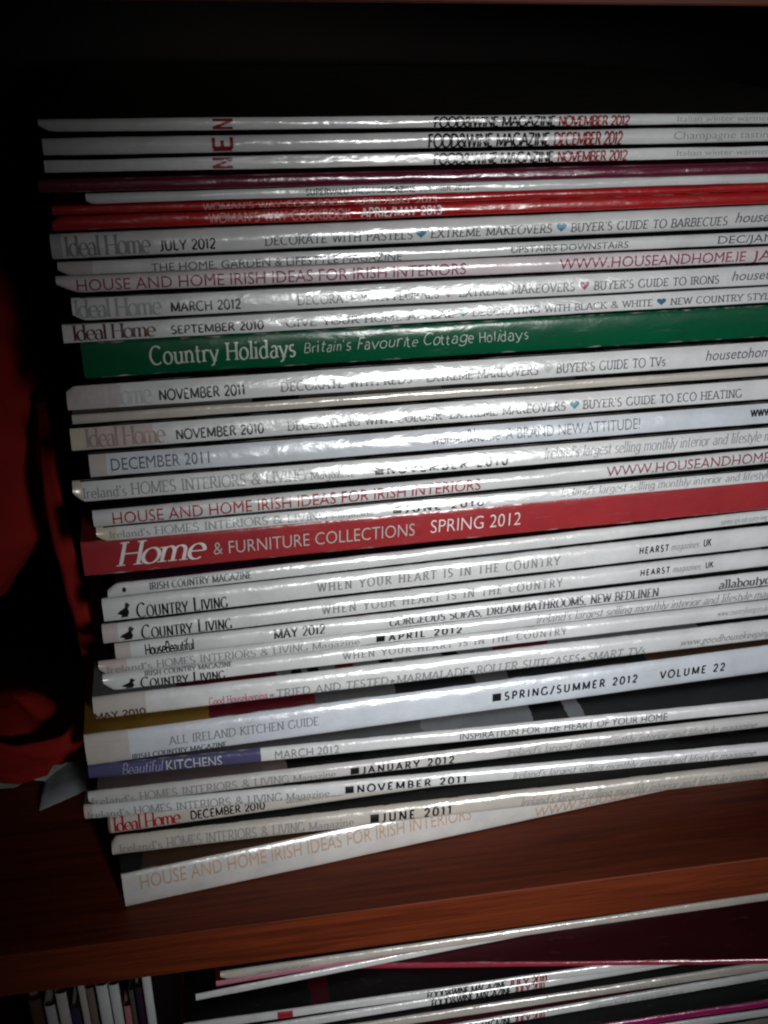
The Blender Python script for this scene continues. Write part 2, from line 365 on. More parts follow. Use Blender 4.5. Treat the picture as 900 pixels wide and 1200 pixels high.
def heart_shape():
    pts = []
    for i in range(28):
        a = 2*math.pi*i/28
        pts.append(((16*math.sin(a)**3)/32+.5, (13*math.cos(a)-5*math.cos(2*a)-2*math.cos(3*a)-math.cos(4*a))/30+.58, 0))
    pts.append((.5, .5, 0)); return pts, [(28, (i+1) % 28, i) for i in range(28)]
def square_shape(): return [(0,0,0),(1,0,0),(1,1,0),(0,1,0)], [(0,1,2,3)]
def dot_shape():
    return [(.5+.5*math.cos(2*math.pi*i/12), .5+.3*math.sin(2*math.pi*i/12), 0) for i in range(12)], [tuple(range(12))]
def duck_shape():
    o = [(.0,.34),(.22,.52),(.45,.62),(.58,.70),(.63,.80),(.60,.88),(.66,.98),(.80,1.0),(.88,.92),(1.0,.88),(.86,.84),(.80,.74),(.82,.58),(.88,.42),(.84,.24),(.74,.12),(.80,.04),(.62,.02),(.30,.02),(.18,.0),(.40,.10),(.30,.20),(.14,.28)]
    c = (.62,.42)
    n = len(o)
    return [(x, y, 0) for x, y in o]+[(*c, 0)], [(n, (i+1) % n, i) for i in range(n)]

def slice_up(vv, ff, rough=False):
    """cut the letters into low bands so that they follow the curve of a spine"""
    bm = bmesh.new()
    b = [bm.verts.new((x, y, l*.001)) for x, y, l in vv]
    for f in ff:
        try: bm.faces.new([b[i] for i in f])
        except ValueError: pass
    lo = min(v[1] for v in vv); hi = max(v[1] for v in vv)
    n = 9
    for i in range(1, n):
        y = lo+(hi-lo)*i/n
        bmesh.ops.bisect_plane(bm, geom=bm.verts[:]+bm.edges[:]+bm.faces[:], plane_co=(0, y, 0), plane_no=(0, 1, 0), dist=1e-6)
    bm.verts.index_update()
    vv = [(v.co.x, v.co.y, v.co.z*1000) for v in bm.verts]; ff = [tuple(v.index for v in f.verts) for f in bm.faces]
    bm.free()
    return vv, ff

# ---------------------------------------------------------------- magazines
GLARE = {'fw3', 'ih_mar12', 'ih_sep10', 'ih_nov11', 'ih_nov10', 'wh_dec11', 'ire_nov10', 'ire_jun10'}
def make_magazine(key, label, cat, group, loc, yaw, tilt, t, L, sp, cv, texts):
    name = {'booklet': 'booklet', 'brochure': 'brochure'}.get(cat, 'magazine')
    root = bpy.data.objects.new(name, None); C.objects.link(root); root.empty_display_size = .01
    root.location = [v*.001 for v in loc]; root.rotation_euler = (0, -R(tilt), R(yaw))
    tag(root, label, cat, group)
    t *= .001; Lm = L*.001; W = .19 if key.startswith('low') else .205
    rng = random.Random(key); seed = rng.uniform(0, 90)
    bulge = min(.0019, .25*t); pw = rng.uniform(5, 8); cw = rng.uniform(.5, .72)
    amp = .00022
    skew = .05
    if loc[2] < 125: bulge = min(.0024, .26*t); cw = .68
    if key in ('green', 'home'): bulge = .08*t; skew = 0
    if key in GLARE:    # flatter spines leaning back a little
        zc = loc[2]*.001+t/2
        half = (math.atan((CAM_LOC[2]-zc)/.33)+math.atan((.34-zc)/1.3))/2
        bulge = min(.0009, .09*t); skew = math.tan(half)-.02; amp = .00016
        el = math.atan((CAM_LOC[2]-zc)/.33); t2 = t/(1+skew*math.tan(el)); root.location.z += (t-t2)/2; t = t2
    def sy(s, w):
        return bulge*(cw*w*w + (1-cw)*(1-math.sqrt(max(0, 1-min(1, abs(w))**pw))) - 1) + skew*w*t*.5 + amp*(noise.noise((s*28, seed, w*.6)) + .5*noise.noise((s*90, seed+5, w*1.5)))*(1-w*w)
    worn = rng.random() < .4 and key not in ('hh3', 'green', 'gh', 'kit', 'bk', 'home'); cc = rng.uniform(.002, .0045) if worn else 0; ch = rng.uniform(.25, .5); clow = rng.random() < .7
    if key == 'hh1': cc, ch, clow = .007, .5, True
    cx = cc*.75
    def sz(s, w):
        e = .0002*noise.noise((s*22, seed+20, 0)) + .00007*noise.noise((s*120, seed+31, w))
        zz = t*(.5+.5*w)
        if s < cc:      # a worn, bent corner at the left end
            q = ch*t*(1-s/cc)**1.4
            zz = q+zz*(t-q)/t if clow else zz*(t-q)/t
        return zz + e*w - (.00012 if abs(w) > .99 else 0)*w
    NX, NW = 110, 14
    ws = [math.sin(math.pi/2*(-1+2*j/NW)) for j in range(NW+1)]
    vs = []
    for i in range(NX+1):
        s = Lm*(i/NX)**1.25
        for w in ws: vs.append((s, sy(s, w), sz(s, w)))
    fs = [(i*(NW+1)+j, (i+1)*(NW+1)+j, (i+1)*(NW+1)+j+1, i*(NW+1)+j+1) for i in range(NX) for j in range(NW)]
    sp_t = [tuple(q) for q in sp]; cv_t = [tuple(q) for q in cv]
    link('spine', mesh('spine', vs, fs, True), print_mat(sp_t, L, .19, .12 if cat == 'brochure' else .23, .2, .0006, round(t, 5), .3 if cat == 'brochure' or key == 'home' else .85), root)
    ct = .00022
    def bend(top):
        def f(c):
            c.z += .00012*noise.noise((c.x*22, seed+20, 0))*(1 if top else -1); return c
        return f
    link('front_cover', box_mesh('front_cover', (cx, 0, t-ct-.00012), (Lm, W, t-.00012), 0, 24, bend(True)), print_mat(cv_t, L, .5, .12, .2, .004, 0, .22), root)  # cover bands: print colours, with shade of the gaps painted in as dark ends
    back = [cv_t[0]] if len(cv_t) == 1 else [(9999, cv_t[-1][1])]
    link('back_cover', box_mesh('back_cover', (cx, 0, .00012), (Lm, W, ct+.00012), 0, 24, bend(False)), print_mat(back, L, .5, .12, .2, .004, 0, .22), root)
    link('pages', box_mesh('pages', (.0008+cx, .0004, ct+.00022), (Lm-.0008, W-.001, t-ct-.00022)), PAGES, root)
    # lettering lies on the spine's own curve
    for part, txt, font, col, s0, s1, v0, h in texts:
        if txt == '■': vv, ff = square_shape()
        elif txt == '—': vv, ff = square_shape()
        elif txt == '•': vv, ff = dot_shape()
        elif txt == '♥': vv, ff = heart_shape()
        elif txt == '@duck': vv, ff = duck_shape()
        elif font == 'R':
            a, ff = stroke_text(txt, 'GB'); vv = [(1-y, x, l) for x, y, l in a]
        elif font in STYLE: vv, ff = stroke_text(txt, font)
        else: vv, ff = sans_text(txt, font)
        vv, ff = slice_up(vv, ff, font == 'R')
        x0 = min(v[0] for v in vv); x1 = max(v[0] for v in vv)
        if font == 'R':
            y0 = min(v[1] for v in vv); y1 = max(v[1] for v in vv); vv = [(x, (y-y0)/(y1-y0), l) for x, y, l in vv]
        pts = []
        s0m, s1m = s0*.001, min(s1, L*2)*.001
        keep = []
        for x, y, l in vv:
            s = s0m+(x-x0)/(x1-x0)*(s1m-s0m); w = 2*(v0+h*y)-1
            keep.append(s <= Lm-.002); w = max(-.985, min(.985, w)); s = min(s, Lm-.002)
            pts.append((s, sy(s, w)-.00007-.000004*l, sz(s, w)))
        ff = [f for f in ff if all(keep[i] for i in f)]
        link(part, mesh(part, pts, ff, False), ink(col), root)
    return root
MAGS = [
('fw1', 'white magazine dated NOVEMBER 2012 lying topmost on the stack, black and red lettering', 'magazine', 'magazines stacked on the upper shelf', [-55.56, 2.86, 291.9], 2.381, -0.212, 3.58, 275, [(275.0, 'paper')], [(275.0, 'olive')], [('masthead_lettering', 'N', 'R', 'dred', 48.85, 55.09, 0.1, 0.8), ('title_lettering', 'FOOD&WINE MAGAZINE', 'GBc', 'k', 116.25, 155.58, 0.06, 0.8), ('date_lettering', 'NOVEMBER 2012', 'GBc', 'dred', 156.71, 180.62, 0.06, 0.78), ('slogan_lettering', 'Italian winter warmers', 'GL', 'mg', 197.14, 231.17, 0.3, 0.5)]),
('fw2', 'white magazine dated DECEMBER 2012 second from the top with black and red lettering', 'magazine', 'magazines stacked on the upper shelf', [-54.81, 0.64, 285.84], 2.603, -0.047, 4.71, 275, [(275.0, 'paper')], [(275.0, 'dark')], [('masthead_lettering', 'E', 'R', 'dred', 47.71, 53.96, 0.1, 0.8), ('title_lettering', 'FOOD&WINE MAGAZINE', 'GBc', 'k', 113.41, 152.78, 0.06, 0.8), ('date_lettering', 'DECEMBER 2012', 'GBc', 'dred', 154.2, 177.28, 0.06, 0.78), ('slogan_lettering', 'Champagne tasting', 'GL', 'mg', 195.01, 230.7, 0.3, 0.5)]),
('fw3', 'white magazine dated NOVEMBER 2012 lying directly on the thin plum booklet', 'magazine', 'magazines stacked on the upper shelf', [-55.09, 0.27, 280.99], 2.448, -0.048, 3.76, 275, [(275.0, 'paper')], [(275.0, 'dark')], [('masthead_lettering', 'N', 'R', 'dred', 47.63, 53.92, 0.1, 0.8), ('title_lettering', 'FOOD&WINE MAGAZINE', 'GBc', 'k', 115.61, 154.7, 0.06, 0.8), ('date_lettering', 'NOVEMBER 2012', 'GBc', 'dred', 156.13, 179.94, 0.06, 0.78), ('slogan_lettering', 'Italian winter warmers', 'GL', 'mg', 197.19, 231.51, 0.3, 0.5)]),
('plum', 'thin dark plum booklet with a blank shiny spine near the stack top', 'booklet', 'magazines stacked on the upper shelf', [-57.08, -2.7, 276.09], 2.317, 0.028, 3.66, 270, [(270.0, 'plumc')], [(270.0, 'plumc')], []),
('fresh', 'thin white magazine dated SUMMER 2012 lying between plum and red booklets', 'magazine', 'magazines stacked on the upper shelf', [-44.49, -0.77, 272.3], 2.844, 0.094, 3.12, 276, [(276.0, 'paper')], [(276.0, 'dark')], [('title_lettering', 'SUPERVALU FRESH MAGAZINE', 'GB', 'dg', 64.78, 99.11, 0.24, 0.55), ('date_lettering', 'SUMMER 2012', 'G', 'dg', 100.49, 116.85, 0.24, 0.55)]),
('ww1', 'thin red cookbook magazine lying directly under the white SUMMER 2012 issue', 'magazine', 'magazines stacked on the upper shelf', [-54.7, 0.31, 269.19], 2.909, 0.116, 2.64, 270, [(270.0, 'redc')], [(270.0, 'redc')], [('title_lettering', "WOMAN'S WAY COOKBOOK", 'GB', 'pink', 43.65, 87.66, 0.0, 0.74), ('date_lettering', 'APRIL/MAY 2013', 'GB', 'pink', 90.36, 117.01, 0.0, 0.74)]),
('ww2', 'red cookbook magazine dated APRIL/MAY 2013 in white lettering, lower of the red pair', 'magazine', 'magazines stacked on the upper shelf', [-55.22, 1.11, 264.43], 3.111, 0.158, 4.21, 270, [(270.0, 'redc')], [(270.0, 'redc')], [('title_lettering', "WOMAN'S WAY COOKBOOK", 'GB', 'pink', 45.72, 89.96, 0.2, 0.62), ('date_lettering', 'APRIL/MAY 2013', 'GB', 'wh', 92.96, 119.37, 0.2, 0.62)]),
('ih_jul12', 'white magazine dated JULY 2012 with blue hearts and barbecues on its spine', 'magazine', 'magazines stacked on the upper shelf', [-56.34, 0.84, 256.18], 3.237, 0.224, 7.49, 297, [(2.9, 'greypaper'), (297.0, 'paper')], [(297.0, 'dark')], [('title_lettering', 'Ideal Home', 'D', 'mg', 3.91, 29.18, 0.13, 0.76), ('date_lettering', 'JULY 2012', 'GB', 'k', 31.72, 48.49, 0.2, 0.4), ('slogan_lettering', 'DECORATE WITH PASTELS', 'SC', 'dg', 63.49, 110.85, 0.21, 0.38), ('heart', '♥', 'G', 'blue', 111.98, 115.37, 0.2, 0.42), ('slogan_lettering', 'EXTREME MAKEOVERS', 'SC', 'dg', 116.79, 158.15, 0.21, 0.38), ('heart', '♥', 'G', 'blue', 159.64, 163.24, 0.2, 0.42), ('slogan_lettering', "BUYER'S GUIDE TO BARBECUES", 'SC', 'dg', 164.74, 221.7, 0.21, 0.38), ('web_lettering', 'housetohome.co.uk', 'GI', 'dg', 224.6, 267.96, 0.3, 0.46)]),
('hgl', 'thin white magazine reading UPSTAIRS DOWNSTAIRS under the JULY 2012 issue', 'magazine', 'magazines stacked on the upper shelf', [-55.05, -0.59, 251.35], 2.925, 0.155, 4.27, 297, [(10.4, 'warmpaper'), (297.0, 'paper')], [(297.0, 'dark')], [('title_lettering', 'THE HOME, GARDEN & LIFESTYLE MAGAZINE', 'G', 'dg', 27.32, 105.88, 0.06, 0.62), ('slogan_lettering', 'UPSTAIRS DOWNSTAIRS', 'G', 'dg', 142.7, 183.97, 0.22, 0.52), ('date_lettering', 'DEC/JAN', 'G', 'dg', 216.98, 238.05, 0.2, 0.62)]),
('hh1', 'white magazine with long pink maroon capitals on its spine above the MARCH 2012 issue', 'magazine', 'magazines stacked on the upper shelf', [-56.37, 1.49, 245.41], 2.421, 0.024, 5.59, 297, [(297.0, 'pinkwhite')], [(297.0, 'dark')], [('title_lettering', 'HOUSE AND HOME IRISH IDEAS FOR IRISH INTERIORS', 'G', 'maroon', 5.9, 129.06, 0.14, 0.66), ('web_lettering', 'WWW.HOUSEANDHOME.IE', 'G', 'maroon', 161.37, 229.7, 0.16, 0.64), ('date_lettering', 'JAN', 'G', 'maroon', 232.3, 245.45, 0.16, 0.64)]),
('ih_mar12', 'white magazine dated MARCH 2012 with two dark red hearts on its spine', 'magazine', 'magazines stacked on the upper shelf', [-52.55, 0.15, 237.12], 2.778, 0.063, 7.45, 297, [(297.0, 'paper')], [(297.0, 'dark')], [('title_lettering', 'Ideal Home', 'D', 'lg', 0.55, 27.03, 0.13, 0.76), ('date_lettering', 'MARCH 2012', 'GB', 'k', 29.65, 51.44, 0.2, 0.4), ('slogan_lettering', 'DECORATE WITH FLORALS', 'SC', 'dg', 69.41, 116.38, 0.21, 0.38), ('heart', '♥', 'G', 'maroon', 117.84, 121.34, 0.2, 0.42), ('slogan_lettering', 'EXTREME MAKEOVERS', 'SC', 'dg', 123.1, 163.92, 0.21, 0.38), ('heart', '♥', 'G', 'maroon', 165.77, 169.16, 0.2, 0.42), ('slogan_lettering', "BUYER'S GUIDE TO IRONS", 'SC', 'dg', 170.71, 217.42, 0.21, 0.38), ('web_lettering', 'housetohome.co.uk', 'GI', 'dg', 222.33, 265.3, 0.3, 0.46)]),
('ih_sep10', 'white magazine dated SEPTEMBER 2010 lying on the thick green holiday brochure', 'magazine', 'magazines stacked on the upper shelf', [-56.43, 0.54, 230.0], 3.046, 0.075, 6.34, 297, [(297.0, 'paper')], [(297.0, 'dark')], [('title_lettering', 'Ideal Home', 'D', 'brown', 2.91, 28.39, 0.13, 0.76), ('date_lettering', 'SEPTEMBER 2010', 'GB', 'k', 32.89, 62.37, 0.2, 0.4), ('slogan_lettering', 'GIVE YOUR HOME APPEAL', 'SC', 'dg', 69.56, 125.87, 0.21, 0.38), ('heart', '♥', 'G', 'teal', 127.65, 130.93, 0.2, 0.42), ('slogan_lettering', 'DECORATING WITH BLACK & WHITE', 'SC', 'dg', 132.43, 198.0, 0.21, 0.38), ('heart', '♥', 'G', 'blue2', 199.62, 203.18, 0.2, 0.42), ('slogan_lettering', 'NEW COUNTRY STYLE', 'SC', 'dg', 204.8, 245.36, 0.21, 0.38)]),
('green', 'thick dark green holiday brochure with pale serif and handwritten lettering', 'brochure', 'magazines stacked on the upper shelf', [-51.94, 3.5, 217.16], 2.327, 0.095, 12.03, 297, [(297.0, 'greenc')], [(297.0, 'greenc')], [('title_lettering', 'Country Holidays', 'S', 'pale', 20.77, 67.97, 0.3, 0.5), ('slogan_lettering', "Britain's Favourite Cottage Holidays", 'H', 'pale', 70.81, 148.58, 0.4, 0.32)]),
('ih_nov11', 'white magazine dated NOVEMBER 2011 lying right beneath the green brochure', 'magazine', 'magazines stacked on the upper shelf', [-58.04, 1.15, 207.32], 2.824, 0.034, 8.93, 297, [(15.6, 'pinkpaper'), (297.0, 'paper')], [(297.0, 'dark')], [('title_lettering', 'Ideal Home', 'D', 'vlg', 1.8, 26.71, 0.13, 0.76), ('date_lettering', 'NOVEMBER 2011', 'GB', 'k', 28.89, 56.59, 0.2, 0.4), ('slogan_lettering', 'DECORATE WITH REDS', 'SC', 'dg', 68.49, 113.6, 0.21, 0.38), ('slogan_lettering', 'EXTREME MAKEOVERS', 'SC', 'dg', 118.73, 159.23, 0.21, 0.38), ('heart', '♥', 'G', 'vlg', 161.13, 164.62, 0.2, 0.42), ('slogan_lettering', "BUYER'S GUIDE TO TVs", 'SC', 'dg', 165.9, 207.6, 0.21, 0.38), ('web_lettering', 'housetohome.co.uk', 'GI', 'dg', 223.4, 264.62, 0.3, 0.46)]),
('thin', 'thin pale booklet with blank spine under the NOVEMBER 2011 issue', 'booklet', 'magazines stacked on the upper shelf', [-57.12, 0.4, 202.97], 2.793, 0.008, 3.33, 297, [(297.0, 'tanpaper')], [(59.2, 'tanpaper'), (76.5, 'black'), (94.1, 'greyc'), (124.3, 'tanpaper'), (149.1, 'midgrey'), (174.7, 'greyc'), (297.0, 'dark')], []),
('ih_nov10', 'white magazine dated NOVEMBER 2010 with eco heating on its spine', 'magazine', 'magazines stacked on the upper shelf', [-58.52, 0.91, 193.27], 2.748, -0.008, 8.65, 297, [(4.0, 'cream'), (25.9, 'pinkpaper'), (297.0, 'paper')], [(297.0, 'dark')], [('title_lettering', 'Ideal Home', 'D', 'pinkg', 4.57, 30.33, 0.13, 0.76), ('date_lettering', 'NOVEMBER 2010', 'GB', 'k', 33.67, 62.93, 0.2, 0.4), ('slogan_lettering', 'DECORATING WITH COLOUR', 'SC', 'dg', 70.76, 125.42, 0.21, 0.38), ('slogan_lettering', 'EXTREME MAKEOVERS', 'SC', 'dg', 127.9, 171.13, 0.21, 0.38), ('heart', '♥', 'G', 'teal', 172.76, 176.35, 0.2, 0.42), ('slogan_lettering', "BUYER'S GUIDE TO ECO HEATING", 'SC', 'dg', 177.66, 240.64, 0.21, 0.38)]),
('wh_dec11', 'pale bluish white magazine dated DECEMBER 2011 reading A BRAND NEW ATTITUDE', 'magazine', 'magazines stacked on the upper shelf', [-53.81, 1.46, 183.2], 2.708, -0.005, 8.96, 297, [(5.5, 'warmpaper'), (297.0, 'bluepaper')], [(297.0, 'dark')], [('date_lettering', 'DECEMBER 2011', 'G', 'dg', 6.9, 39.26, 0.24, 0.5), ('title_lettering', 'woman&home', 'G', 'dg', 117.07, 142.41, 0.24, 0.6), ('slogan_lettering', 'A BRAND NEW ATTITUDE!', 'GL', 'dg', 144.66, 196.58, 0.24, 0.5), ('web_lettering', 'www.womanandhome.com', 'GB', 'k', 241.43, 289.54, 0.4, 0.45)]),
('ire_nov10', 'white magazine with black square and NOVEMBER 2010, its left end jutting out', 'magazine', 'magazines stacked on the upper shelf', [-60.34, 2.37, 173.78], 2.455, -0.005, 8.27, 297, [(3.4, 'cream'), (297.0, 'paper')], [(297.0, 'dark')], [('title_lettering', "Ireland's", 'S', 'mg', 3.08, 17.36, 0.18000000000000002, 0.46), ('title_lettering', 'HOMES INTERIORS & LIVING', 'S', 'mg', 18.78, 78.64, 0.18000000000000002, 0.54), ('title_lettering', 'Magazine', 'S', 'mg', 80.14, 96.3, 0.18000000000000002, 0.46), ('square_mark', '■', 'GBt', 'k', 103.39, 106.5, 0.16, 0.42), ('date_lettering', 'NOVEMBER 2010', 'GBt', 'k', 107.74, 152.97, 0.16, 0.42), ('slogan_lettering', "Ireland's largest selling monthly interior and lifestyle magazine", 'SI', 'mg', 166.77, 271.67, 0.28, 0.52)]),
('hh2', 'white magazine with bright red capitals along its spine above the JUNE 2010 issue', 'magazine', 'magazines stacked on the upper shelf', [-54.53, -1.5, 166.08], 3.298, 0.05, 6.32, 297, [(297.0, 'paper')], [(297.0, 'dark')], [('title_lettering', 'HOUSE AND HOME IRISH IDEAS FOR IRISH INTERIORS', 'G', 'red', 6.36, 136.48, 0.14, 0.7), ('web_lettering', 'WWW.HOUSEANDHOME.IE', 'G', 'maroon', 185.67, 259.24, 0.2, 0.64)]),
('ire_jun10', 'white magazine with black square and JUNE 2010 lying on the thick red one', 'magazine', 'magazines stacked on the upper shelf', [-54.4, 0.44, 159.21], 2.469, -0.021, 5.9, 297, [(6.2, 'cream'), (297.0, 'paper')], [(297.0, 'dark')], [('title_lettering', "Ireland's", 'S', 'mg', 4.2, 17.96, 0.18000000000000002, 0.46), ('title_lettering', 'HOMES INTERIORS & LIVING', 'S', 'mg', 19.41, 79.76, 0.18000000000000002, 0.54), ('title_lettering', 'Magazine', 'S', 'mg', 81.31, 96.89, 0.18000000000000002, 0.46), ('square_mark', '■', 'GBt', 'k', 103.82, 106.99, 0.16, 0.42), ('date_lettering', 'JUNE 2010', 'GBt', 'k', 108.26, 138.29, 0.16, 0.42), ('slogan_lettering', "Ireland's largest selling monthly interior and lifestyle magazine", 'SI', 'mg', 168.25, 272.47, 0.28, 0.55)]),
('home', 'thick red SPRING 2012 furniture magazine with large white italic title', 'magazine', 'magazines stacked on the upper shelf', [-60.54, 3.03, 144.41], 2.931, -0.101, 13.86, 297, [(297.0, 'rosered')], [(297.0, 'rosered')], [('title_lettering', 'Home', 'SHI', 'wh2', 11.01, 42.7, 0.24, 0.66), ('title_lettering', '& FURNITURE COLLECTIONS', 'GL', 'pale', 45.12, 119.0, 0.3, 0.38), ('date_lettering', 'SPRING 2012', 'GL', 'wh2', 125.24, 160.45, 0.32, 0.4)]),
('icm', 'slim white magazine lying directly beneath the thick red SPRING 2012 magazine', 'magazine', 'magazines stacked on the upper shelf', [-53.13, -0.49, 137.29], 3.969, 0.077, 5.48, 297, [(297.0, 'paper')], [(52.3, 'plumd'), (297.0, 'black')], [('title_lettering', 'IRISH COUNTRY MAGAZINE', 'SB', 'dg', 14.4, 50.45, 0.32, 0.5), ('square_mark', '•', 'G', 'k', 4.97, 6.43, 0.25, 0.6), ('slogan_lettering', 'summer style and country living', 'GL', 'mg', 238.74, 259.49, 0.3, 0.5)]),
('cl1', 'white magazine with duck emblem, upper of the two touching ones below the red one', 'magazine', 'magazines stacked on the upper shelf', [-55.72, 0.87, 126.52], 3.369, 0.047, 9.65, 297, [(297.0, 'paper')], [(139.8, 'dark'), (171.3, 'bluec'), (196.4, 'dark'), (297.0, 'black')], [('duck_emblem', '@duck', 'G', 'k', 4.79, 9.55, 0.16, 0.62), ('title_lettering', 'COUNTRY LIVING', 'SD', 'k', 11.34, 43.91, 0.08, 0.62), ('slogan_lettering', 'WHEN YOUR HEART IS IN THE COUNTRY', 'SCt', 'mg2', 76.72, 173.03, 0.34, 0.38), ('publisher_lettering', 'HEARST', 'GBt', 'k', 206.3, 218.88, 0.42, 0.28), ('publisher_lettering', 'magazines', 'SI', 'mg', 220.0, 232.38, 0.42, 0.3), ('publisher_lettering', 'UK', 'GB', 'k', 234.27, 237.68, 0.44, 0.3)]),
('cl2', 'white magazine with duck emblem lying right on the MAY 2012 issue', 'magazine', 'magazines stacked on the upper shelf', [-56.93, 0.86, 117.16], 3.263, 0.032, 8.21, 297, [(4.9, 'warmpaper'), (297.0, 'paper')], [(191.4, 'dark'), (255.5, 'dark'), (265.3, 'greyc'), (297.0, 'black')], [('duck_emblem', '@duck', 'G', 'k', 5.83, 11.26, 0.16, 0.66), ('title_lettering', 'COUNTRY LIVING', 'SD', 'k', 13.38, 46.09, 0.12, 0.68), ('slogan_lettering', 'WHEN YOUR HEART IS IN THE COUNTRY', 'SCt', 'mg2', 79.35, 176.19, 0.34, 0.42), ('publisher_lettering', 'HEARST', 'GBt', 'k', 209.11, 221.83, 0.42, 0.3), ('publisher_lettering', 'magazines', 'SI', 'mg', 223.33, 235.47, 0.42, 0.32), ('publisher_lettering', 'UK', 'GB', 'k', 237.76, 241.21, 0.44, 0.3)]),
('hb', 'white magazine dated MAY 2012 with bold sofas and bathrooms lettering on its spine', 'magazine', 'magazines stacked on the upper shelf', [-53.52, 2.02, 108.94], 2.675, -0.016, 7.13, 297, [(5.1, 'warmpaper'), (297.0, 'paper')], [(297.0, 'dark')], [('title_lettering', 'HouseBeautiful', 'GBc', 'k', 10.62, 28.3, 0.2, 0.62), ('date_lettering', 'MAY 2012', 'SB', 'k', 57.85, 77.4, 0.3, 0.52), ('slogan_lettering', 'GORGEOUS SOFAS, DREAM BATHROOMS, NEW BEDLINEN', 'SB', 'dg', 102.39, 214.55, 0.25, 0.52), ('web_lettering', 'allaboutyou.com', 'SB', 'dg', 241.19, 278.42, 0.25, 0.56)]),
('ire_apr12', 'white magazine with black square and APRIL 2012 below the MAY 2012 issue', 'magazine', 'magazines stacked on the upper shelf', [-60.32, 3.49, 101.52], 2.542, -0.052, 6.24, 297, [(10.4, 'pinkpaper'), (297.0, 'paper')], [(297.0, 'dark')], [('title_lettering', "Ireland's", 'S', 'mg', 2.71, 19.12, 0.2, 0.46), ('title_lettering', 'HOMES INTERIORS & LIVING', 'S', 'mg', 20.68, 77.62, 0.2, 0.54), ('title_lettering', 'Magazine', 'S', 'mg', 79.28, 98.02, 0.2, 0.46), ('square_mark', '■', 'GBt', 'k', 104.45, 107.86, 0.2, 0.5), ('date_lettering', 'APRIL 2012', 'GBt', 'k', 109.22, 139.0, 0.2, 0.5), ('slogan_lettering', "Ireland's largest selling monthly interior and lifestyle magazine", 'SI', 'mg', 170.02, 283.6, 0.25, 0.58)]),
('cl3', 'white magazine with duck emblem lowest of its three, under the APRIL 2012 issue', 'magazine', 'magazines stacked on the upper shelf', [-59.79, 5.65, 92.43], 2.378, -0.09, 7.8, 297, [(297.0, 'paper')], [(297.0, 'dark')], [('supplement_lettering', 'IRISH COUNTRY MAGAZINE', 'SB', 'dg', 15.23, 47.97, 0.74, 0.2), ('duck_emblem', '@duck', 'G', 'k', 6.42, 11.76, 0.1, 0.6), ('title_lettering', 'COUNTRY LIVING', 'SD', 'k', 13.33, 45.04, 0.06, 0.62), ('slogan_lettering', 'WHEN YOUR HEART IS IN THE COUNTRY', 'SCt', 'mg2', 90.59, 183.95, 0.4, 0.36), ('web_lettering', 'www.countryliving.co.uk', 'GL', 'mg', 250.83, 274.3, 0.4, 0.4)]),
('gh', 'white magazine with red stars and pink title lying on the yellow cover', 'magazine', 'magazines stacked on the upper shelf', [-64.53, 4.74, 80.66], 2.285, -0.107, 10.22, 297, [(19.6, 'warmpaper'), (297.0, 'paper')], [(33.5, 'greyc'), (71.4, 'maroonc'), (76.8, 'greyc'), (80.1, 'black'), (83.5, 'greyc'), (87.6, 'black'), (95.1, 'greyc'), (102.0, 'maroonc'), (112.4, 'greyc'), (118.0, 'black'), (137.1, 'greyc'), (144.3, 'black'), (158.8, 'greyc'), (182.7, 'maroonc'), (203.3, 'greyc'), (249.7, 'greyc'), (297.0, 'dark')], [('date_lettering', 'MAY 2010', 'GB', 'brown', 0.02, 19.0, 0.05, 0.34), ('title_lettering', 'Good Housekeeping', 'S', 'pinkr', 42.89, 65.34, 0.08, 0.42), ('slogan_lettering', '★TRIED AND TESTED★MARMALADE★ROLLER SUITCASES★SMART TVs', 'SC', 'mg', 66.01, 224.35, 0.08, 0.42), ('web_lettering', 'www.goodhousekeeping.co.uk', 'GI', 'mg', 239.9, 291.95, 0.3, 0.36)]),
('kit', 'thick white SPRING/SUMMER 2012 kitchen guide with yellow and dark cover strip', 'magazine', 'magazines stacked on the upper shelf', [-68.53, -2.05, 64.33], 3.149, -0.06, 14.48, 298, [(16.2, 'warmpaper'), (298.0, 'bluepaper')], [(47.8, 'mustard'), (89.8, 'maroonc'), (122.9, 'midgrey'), (155.3, 'dark'), (170.0, 'midgrey'), (231.1, 'dark'), (298.0, 'brownc')], [('title_lettering', 'ALL IRELAND KITCHEN GUIDE', 'S', 'mg2', 30.58, 88.76, 0.42, 0.26), ('supplement_lettering', 'IRISH COUNTRY MAGAZINE', 'SB', 'dg', 16.48, 52.45, 0.04, 0.22), ('square_mark', '■', 'GBt', 'k', 160.78, 164.46, 0.4, 0.25), ('date_lettering', 'SPRING/SUMMER 2012', 'GBt', 'k', 165.94, 224.82, 0.4, 0.25), ('date_lettering', 'VOLUME 22', 'GBt', 'k', 235.03, 265.42, 0.4, 0.25)]),
('bk', 'white magazine dated MARCH 2012 with purple left end on its spine', 'magazine', 'magazines stacked on the upper shelf', [-68.93, -0.64, 56.6], -0.308, -0.186, 6.46, 297, [(65.0, 'purplec'), (297.0, 'paper')], [(132.8, 'midgrey'), (179.4, 'greyc'), (194.8, 'black'), (201.4, 'greyc'), (258.1, 'dark'), (297.0, 'dark')], [('title_lettering', 'Beautiful', 'SI', 'lilac', 12.43, 28.31, 0.2, 0.7), ('title_lettering', 'KITCHENS', 'G', 'pale', 29.29, 50.68, 0.2, 0.66), ('date_lettering', 'MARCH 2012', 'G', 'mg2', 71.41, 96.92, 0.22, 0.6), ('slogan_lettering', 'INSPIRATION FOR THE HEART OF YOUR HOME', 'G', 'dg', 146.23, 235.19, 0.25, 0.55)]),
